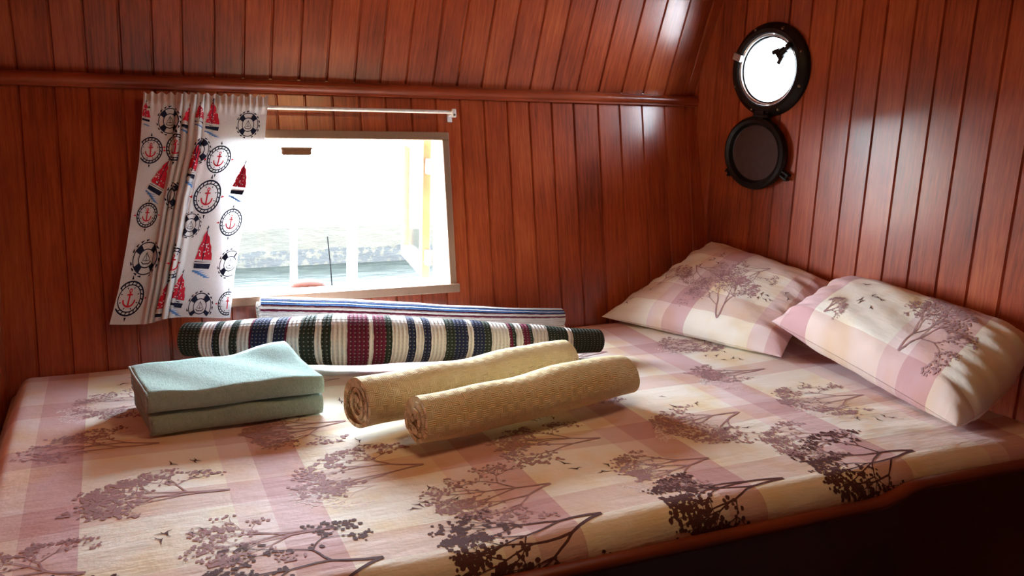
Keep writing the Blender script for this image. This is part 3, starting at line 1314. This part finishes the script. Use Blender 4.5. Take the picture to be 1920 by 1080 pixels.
def cuv(cx, cy):
    """crop picture position -> cloth metres"""
    p = on_back((180 + cx / 2.25, 160 + cy / 2.25), .045)
    w = (p - BO) @ BL
    v = (CW0 - w) / (CW0 - CW1)
    x0, x1 = lerp_tab(Ltab, v), lerp_tab(Rtab, v)
    g = (p[0] - x0) / (x1 - x0)
    # inverse of the gather
    lo, hi = 0., 1.
    for _ in range(40):
        m = (lo + hi) / 2
        if garr(gs, m) < g:
            lo = m
        else:
            hi = m
    return lo * CWID, v * CHT


NAV, RED, BLUE, PW = 1, 2, 3, 4
inb = lambda a, b: 0.004 < a < CWID - .004 and .004 < b < CHT - .004


def clip_pts(pts):
    return [(min(CWID - .001, max(.001, p[0])), min(CHT - .001, max(.001, p[1]))) for p in pts]


def ring(c, r, w, mi, n=40, a0=0, a1=2 * PI, lift=1.0):
    pts = [(c[0] + r * math.cos(a0 + (a1 - a0) * k / n), c[1] + r * math.sin(a0 + (a1 - a0) * k / n)) for k in range(n + 1)]
    seg = []
    for p in pts:
        if inb(*p):
            seg.append(p)
        else:
            if len(seg) > 1:
                poly_line(mb, prc, seg, w, w, mi, .01, lift)
            seg = []
    if len(seg) > 1:
        poly_line(mb, prc, seg, w, w, mi, .01, lift)


def stroke(c, pts, w, mi, ang=0, w1=None, lift=1.0):
    ca, sa = math.cos(ang), math.sin(ang)
    q = [(c[0] + x * ca - y * sa, c[1] + x * sa + y * ca) for x, y in pts]
    if all(inb(*p) for p in q):
        poly_line(mb, prc, q, w, w if w1 is None else w1, mi, .006, lift)


def area(c, pts, mi, ang=0, lift=1.0):
    ca, sa = math.cos(ang), math.sin(ang)
    q = clip_pts([(c[0] + x * ca - y * sa, c[1] + x * sa + y * ca) for x, y in pts])
    if max(p[0] for p in q) - min(p[0] for p in q) > .002:
        fill(mb, prc, q, mi, .0045, lift)


def anchor_badge(cx, cy, r):
    c = cuv(cx, cy)
    ring(c, r, r * .10, NAV)
    ring(c, r * .80, r * .07, NAV)
    for k in range(20):
        a = 2 * PI * k / 20
        stroke(c, [(r * .82 * math.cos(a), r * .82 * math.sin(a)), (r * math.cos(a + .1), r * math.sin(a + .1))], r * .07, NAV)
    for k in range(8):
        a = 2 * PI * k / 8 + .39
        stroke(c, [(r * .60 * math.cos(a), r * .60 * math.sin(a)), (r * .70 * math.cos(a), r * .70 * math.sin(a))], r * .06, NAV)
    for k in range(4):
        a = PI / 2 * k
        stroke(c, [(r * 1.12 * math.cos(a), r * 1.12 * math.sin(a)), (r * 1.36 * math.cos(a), r * 1.36 * math.sin(a))], r * .16, RED if k % 2 == 0 else NAV, 0, r * .02)
    stroke(c, [(0, -r * .38), (0, r * .45)], r * .11, RED)
    stroke(c, [(-r * .2, -r * .22), (r * .2, -r * .22)], r * .09, RED)
    ring((c[0], c[1] - r * .46), r * .09, r * .06, RED, 12)
    stroke(c, [(r * .42 * math.cos(a), r * .08 + r * .40 * math.sin(a)) for a in [PI * k / 10 for k in range(11)]], r * .10, RED)


def life_ring(cx, cy, r):
    c = cuv(cx, cy)
    ring(c, r, r * .07, NAV)
    ring(c, r * .58, r * .07, NAV)
    for k in range(4):
        a = PI / 2 * k + .75
        for j in range(5):
            b = a - .22 + .11 * j
            stroke(c, [(r * .60 * math.cos(b), r * .60 * math.sin(b)), (r * .98 * math.cos(b), r * .98 * math.sin(b))], r * .13, NAV)
    for k in range(18):
        a = 2 * PI * k / 18
        if k % 5 != 4:
            stroke(c, [(r * 1.13 * math.cos(a), r * 1.13 * math.sin(a)), (r * 1.18 * math.cos(a + .2), r * 1.18 * math.sin(a + .2))], r * .14, NAV, 0, r * .04)
    stroke(c, [(0, -r * .4), (0, r * .2)], r * .04, NAV)
    stroke(c, [(0, -r * .38), (-r * .28, r * .14), (0, r * .14)], r * .04, NAV)
    stroke(c, [(r * .04, -r * .3), (r * .3, r * .1), (0, r * .14)], r * .04, NAV)
    stroke(c, [(-r * .34, r * .2), (-r * .2, r * .34), (r * .22, r * .34), (r * .36, r * .16)], r * .06, NAV)


def boat_badge(cx, cy, s, ang=0, flip=1):
    c = cuv(cx, cy)
    f = flip
    area(c, [(f * x * s, y * s) for x, y in ((-.02, -.95), (-.20, -.62), (-.15, -.58), (-.34, -.14), (-.30, -.08), (-.42, .28), (.50, .34), (.46, .06), (.40, 0), (.36, -.28), (.27, -.34), (.18, -.66), (.06, -.75))], RED, ang)
    rq = random.Random(int(cx * 7 + cy))
    for k in range(20):
        x, y = rq.uniform(-.30, .3) * s, rq.uniform(-.55, .25) * s
        ca, sa = math.cos(ang), math.sin(ang)
        if abs(x) < (.38 - .25 * abs(y / s - .25)) * s:
            q = (c[0] + x * ca - y * sa, c[1] + x * sa + y * ca)
            if inb(*q):
                blob(mb, prc, q, .033 * s, PW, rq, lift=1.8)
    stroke(c, [(0, -1.15 * s), (0, .34 * s)], .035 * s, NAV, ang, lift=1.8)
    stroke(c, [(-f * .05 * s, -1.0 * s), (f * .05 * s, -1.1 * s)], .05 * s, NAV, ang)
    area(c, [(-f * .42 * s, .36 * s), (f * .5 * s, .42 * s), (f * .44 * s, .72 * s), (-f * .40 * s, .66 * s)], NAV, ang)
    stroke(c, [(-f * .42 * s, .42 * s), (f * .5 * s, .47 * s)], .05 * s, PW, ang, lift=1.8)
    for k in range(5):
        y = (.76 + .07 * k) * s
        x0 = (-.45 + .16 * k) * s
        stroke(c, [(f * x0, y), (f * (x0 + .35 * s), y + .05 * s), (f * (x0 + .6 * s - .06 * k * s), y)], .075 * s, BLUE, ang, .01 * s)


q = 2.5 / 1600 / 2.25
for cx, cy, r in ((230, 275, 45), (518, 312, 48), (468, 470, 58), (215, 548, 42), (570, 577, 48), (140, 897, 57), (330, 750, 52), (556, 915, 40), (338, 262, 46)):
    anchor_badge(cx, cy, r * q * 1.1)
for cx, cy, r in ((642, 165, 42), (212, 730, 56), (566, 752, 46), (440, 935, 48), (398, 590, 40), (312, 150, 44), (320, 465, 46), (440, 275, 44)):
    life_ring(cx, cy, r * q * 1.1)
for cx, cy, s, a in ((608, 405, 68, 0), (268, 395, 72, .35), (412, 335, 74, .1), (385, 135, 62, .1), (490, 140, 62, 0), (455, 705, 84, 0), (345, 880, 76, .1), (282, 920, 76, -.05), (436, 130, 40, 0), (208, 120, 40, 0)):
    boat_badge(cx, cy, s * q * 1.1, a)
o = mb.build('curtain', [M_CURT, P_NAVY, P_RED, P_BLUE, P_WHITE], None, smooth=True, recalc=False)
tag(o, 'white nautical print curtain with red sailboats and anchors bunched on the rod', 'curtain')

# ------------------------------------------------------------------ porthole
SX = 1.07
port = empty('porthole', tuple(RO), 'round black porthole on the right-hand wall with hinged cover hanging open below', 'porthole')
mb = MB()
RO_, RI = .149, .113
mb.lathe([(RI, .001), (RI, .022), (RI + .004, .026), (RI + .016, .027), (RO_ - .012, .020), (RO_ - .003, .014), (RO_, .008), (RO_, .001)], RO, RT, RL, RN, 96, sx=SX)
fl = autosmooth(mb.build('flange', M_BLACK, port), 35)
mb = MB()
mb.lathe([(RI - .001, .020), (RI - .007, .018), (RI - .009, -.012), (RI - .001, -.012)], RO, RT, RL, RN, 96, sx=SX)
autosmooth(mb.build('spigot_ring', M_GREYMET, port), 35)
mb = MB()
mb.lathe([(RI - .006, .010), (RI - .012, .011), (RI - .012, .002), (RI - .006, .002)], RO, RT, RL, RN, 96, sx=SX)
gr = autosmooth(mb.build('gasket', M_BLACK, port), 35)
mb = MB()
rw = mb.lathe([(RI - .009, .008), (RI - .009, .004)], RO, RT, RL, RN, 96, close=False, sx=SX)
mb.face(rw[0])
mb.face(rw[1][::-1])
mb.build('glass', M_GLASS, port)
for k in range(8):
    a = 2 * PI * k / 8 + .35
    c = RO + RT * .136 * SX * math.cos(a) + RL * .136 * math.sin(a)
    mb = MB()
    rw = mb.lathe([(.006, .016), (.0055, .0225), (.003, .0245)], c, RT, RL, RN, 14, close=False)
    mb.face(rw[-1])
    mb.build('screw', M_SCREW, fl, smooth=True)


def lug(mb, c, d, wid=.018, ln=.03):
    """two-eared clamp block at c pointing along d"""
    d = np.array(d, float)
    sd2 = np.cross(RN, d)
    mb.box(c + RN * .030, ln, wid * .6, .014, d, sd2, RN)
    for s in (-1, 1):
        mb.box(c + RN * .032 - d * ln * .35 + sd2 * s * wid * .42, ln * .8, wid * .34, .012, d * .93 + sd2 * s * -.35, sd2 * .93 + d * s * .35, RN)


c = on_right((1478, 100), .0)
d = (c - RO)
d /= np.linalg.norm(d)
mb = MB()
lug(mb, c, d, .04, .036)
mb.tube([c + RN * .030 - d * .004, c + RN * .030 + d * .034], .0075, 12)
mb.box(c + RN * .024 + d * .034, .018, .02, .026, d, np.cross(RN, d), RN)
bevel(mb.build('clamp', M_BLACK, port), .002)
c = on_right((1394, 108), .0)
d = (c - RO)
d /= np.linalg.norm(d)
mb = MB()
mb.box(c + RN * .025, .034, .022, .014, d, np.cross(RN, d), RN)
bevel(mb.build('catch', M_GREYMET, port), .002)
# hinge at the foot
hc = RO - RL * .146 - RT * .0
mb = MB()
mb.tube([hc + RN * .026 - RT * .032, hc + RN * .026 + RT * .032], .007, 14)
mb.box(hc + RN * .013 + RL * .008, .05, .022, .022, RT, RL, RN)
bevel(mb.build('hinge', M_BLACK, port), .0015)
# cover hanging open
CC = on_right((1418, 287), .016)
rc = .117
RN2 = RN
mb = MB()
mb.lathe([(0.0001, .004), (rc - .028, .004), (rc - .024, .006), (rc - .018, .018), (rc - .008, .022), (rc, .018), (rc + .004, .008), (rc, -.006), (rc - .01, -.010), (.0001, -.010)], CC, RT, RL, RN, 80, close=False, sx=1.09)
cov = autosmooth(mb.build('cover', M_BLACK, port), 30)
mb = MB()
rw = mb.lathe([(rc - .026, .0045), (rc - .05, .0075), (.03, .0095), (.0005, .010)], CC, RT, RL, RN, 80, close=False, sx=1.09)
autosmooth(mb.build('cover_plate', M_COVER, cov), 40)
for px in ((1474, 331), (1368, 322)):
    c = on_right(px, .016)
    d = c - CC
    d /= np.linalg.norm(d)
    s2 = np.cross(RN, d)
    mb = MB()
    for s in (-1, 1):
        mb.box(c + s2 * s * .008 + d * -.004, .03, .007, .018, d, s2, RN)
    mb.tube([c - s2 * .014 + RN * .004 + d * .004, c + s2 * .014 + RN * .004 + d * .004], .004, 10)
    bevel(mb.build('lug', M_BLACK, cov), .0015)
mb = MB()
mb.box((CC + RL * rc + hc + RN * .012) / 2 + RN * .012, .04, .04, .010, RT, RL, RN)
bevel(mb.build('hinge_arm', M_BLACK, cov), .002)

# ------------------------------------------------------------------ outside
WZ = -.94


def water_mat():
    k = NT('canal_water')
    tc = k.n('TexCoord')
    nz = k.noise(k.mapping(tc.outputs['Object'], (3, 7, 1)), 1.5, 5)
    k.l(k.ramp(nz, [(.3, (.0068, .0080, .0068)), (.7, (.0115, .0128, .0110))]), k.b.inputs['Base Color'])
    k.b.inputs['Roughness'].default_value = .35
    k.b.inputs['Specular IOR Level'].default_value = .03
    k.bump(nz, .5, .08)
    return k.m


def quay_mat():
    k = NT('old_quay_wall')
    g = k.n('TexCoord').outputs['Object']
    nz = k.noise(k.mapping(g, (1, 1, 2.5)), 2.2, 5, .65)
    st = k.noise(k.mapping(g, (4, 1, .5)), 1.5, 4)
    c = k.ramp(nz, [(.3, (.0135, .0112, .0060)), (.7, (.0195, .0168, .0098))])
    c = k.mix(k.math('MULTIPLY', k.math('GREATER_THAN', st, .56), .3), c, c4((.010, .0098, .0072)))
    # weed line above the water
    sep = k.n('SeparateXYZ')
    k.l(g, sep.inputs[0])
    z = sep.outputs[2]
    zz = k.math('ADD', z, k.math('MULTIPLY', k.math('SUBTRACT', k.noise(g, 9, 4, .7), .5), .11))
    wl = k.math('LESS_THAN', zz, WL)
    sp = k.math('GREATER_THAN', k.noise(g, 16, 4, .7), .47)
    c = k.mix(k.math('MULTIPLY', wl, sp), c, c4((.004, .0045, .004)))
    k.l(c, k.b.inputs['Base Color'])
    k.b.inputs['Roughness'].default_value = .9
    k.bump(nz, .5, .05)
    return k.m


mb = MB()
mb.box((3, 5.4, WZ - .05), 30, 5.3, .1)
tag(mb.build('water', water_mat()), kind='structure')
QH = .36
WL = .45
mb = MB()
mb.box((3, 8.3, WZ - .3 + (QH + .3) / 2), 30, .6, QH + .3)
tag(mb.build('quay_wall', quay_mat()), kind='structure')
mb = MB()
mb.box((3, 19.6, WZ + QH - .06), 60, 22, .1)
tag(mb.build('ground', simple('pale_paving', (.62, .60, .56), .9, 0, .2, 4)), kind='structure')
# two pale posts standing in the water, a dark line, a float and a hanging bar
for x, y, lab, w in ((.775, 4.2, 'pale post standing in the water outside, seen left of the thin line', .035), (1.12, 4.4, 'pale thicker post standing in the water outside, right of the thin line', .055)):
    mb = MB()
    seg = 12
    mb.tube([(x, y, WZ - .2), (x + .004, y, WZ + .5), (x + .01, y, .05)], w / 2, 14, mi=0)
    o = mb.build('mooring_post', simple('white_painted_post', (.8, .8, .78), .6))
    autosmooth(o)
    tag(o, lab, 'post', 'posts outside the window')
mb = MB()
p0, p1 = hit((614, 444), (0, 1, 0), 3.6), hit((624, 556), (0, 1, 0), 3.1)
mb.tube([p0, (p0 * .5 + p1 * .5) + np.array([.002, 0, -.002]), p1], .0022, 8)
tag(mb.build('mooring_line', simple('dark_line', (.003, .003, .003), .9, spec=0)), 'thin dark line slanting past the window outside', 'rope')
mb = MB()
mb.box((.9, 2.70, .053), 3.2, .16, .066)
tag(bevel(mb.build('trim_2', simple('painted_strake', (.03, .03, .03), .8)), .01), kind='structure')
fc = hit((578, 545), (0, 1, 0), 2.70)
mb = MB()
mb.lathe([(.0005, -.0), (.03, .0), (.050, .012), (.056, .024), (.048, .036), (.025, .043), (.0005, .045)], (fc[0], fc[1], .0705 + .016), (1, 0, 0), (0, 1, 0), (0, 0, 1), 32, close=False)
tag(mb.build('float', simple('orange_red_float', (.05, .010, .003), .7, spec=.05), smooth=True), 'small rounded orange-red float just outside the window bottom', 'float')
bc = hit((555, 283), (0, 1, 0), 3.0)
mb = MB()
mb.box(bc, .10, .03, .026)
mb.box(bc + np.array([0, 0, .010]), .106, .036, .008)
tag(bevel(mb.build('wooden_block', simple('brown_block_wood', (.022, .014, .007), .8, spec=.05)), .004), 'small brown wooden block hanging outside near the window top', 'block')

# ------------------------------------------------------------------ light
w = bpy.data.worlds.new('world')
SC.world = w
w.use_nodes = True
nt = w.node_tree
bg = nt.nodes['Background']
tc = nt.nodes.new('ShaderNodeTexCoord')
sp = nt.nodes.new('ShaderNodeSeparateXYZ')
rp = nt.nodes.new('ShaderNodeValToRGB')
nt.links.new(tc.outputs['Generated'], sp.inputs[0])
nt.links.new(sp.outputs[2], rp.inputs[0])
e = rp.color_ramp.elements
e[0].position = 0
e[0].color = (.80, .90, 1.0, 1)
e[1].position = 1
e[1].color = (.72, .86, 1.0, 1)
nt.links.new(rp.outputs[0], bg.inputs[0])
bg.inputs[1].default_value = 36.0


def portal(name, loc, sx, sy, direction):
    l = bpy.data.lights.new(name, 'AREA')
    l.shape = 'RECTANGLE'
    l.size, l.size_y = sx, sy
    l.cycles.is_portal = True
    o = bpy.data.objects.new(name, l)
    COL.objects.link(o)
    o.location = loc
    o.rotation_euler = Vector(direction).to_track_quat('-Z', 'Y').to_euler()
    return o


portal('window_portal', ((WX0 + WX1) / 2, 2.635, .36), .70, .50, (0, -1, 0))
portal('porthole_portal', tuple(RO + RN_out * .10), .25, .25, tuple(RN))

ll = bpy.data.lights.new('warm_fill', 'AREA')  # added warm fill without a visible fitting, lifts and warms the shadows
ll.shape = 'DISK'
ll.size = .35
ll.energy = 2.1
ll.color = (1.0, .60, .28)
lo = bpy.data.objects.new('warm_fill', ll)
COL.objects.link(lo)
lo.location = (.75, 1.25, 1.29)

SC.view_settings.view_transform = 'Standard'
SC.view_settings.look = 'None'
SC.view_settings.exposure = 1.08
SC.view_settings.gamma = 1
SC.view_settings.use_curve_mapping = False
SC.cycles.max_bounces = 14
SC.cycles.diffuse_bounces = 8
SC.cycles.transparent_max_bounces = 12
SC.cycles.sample_clamp_indirect = 12
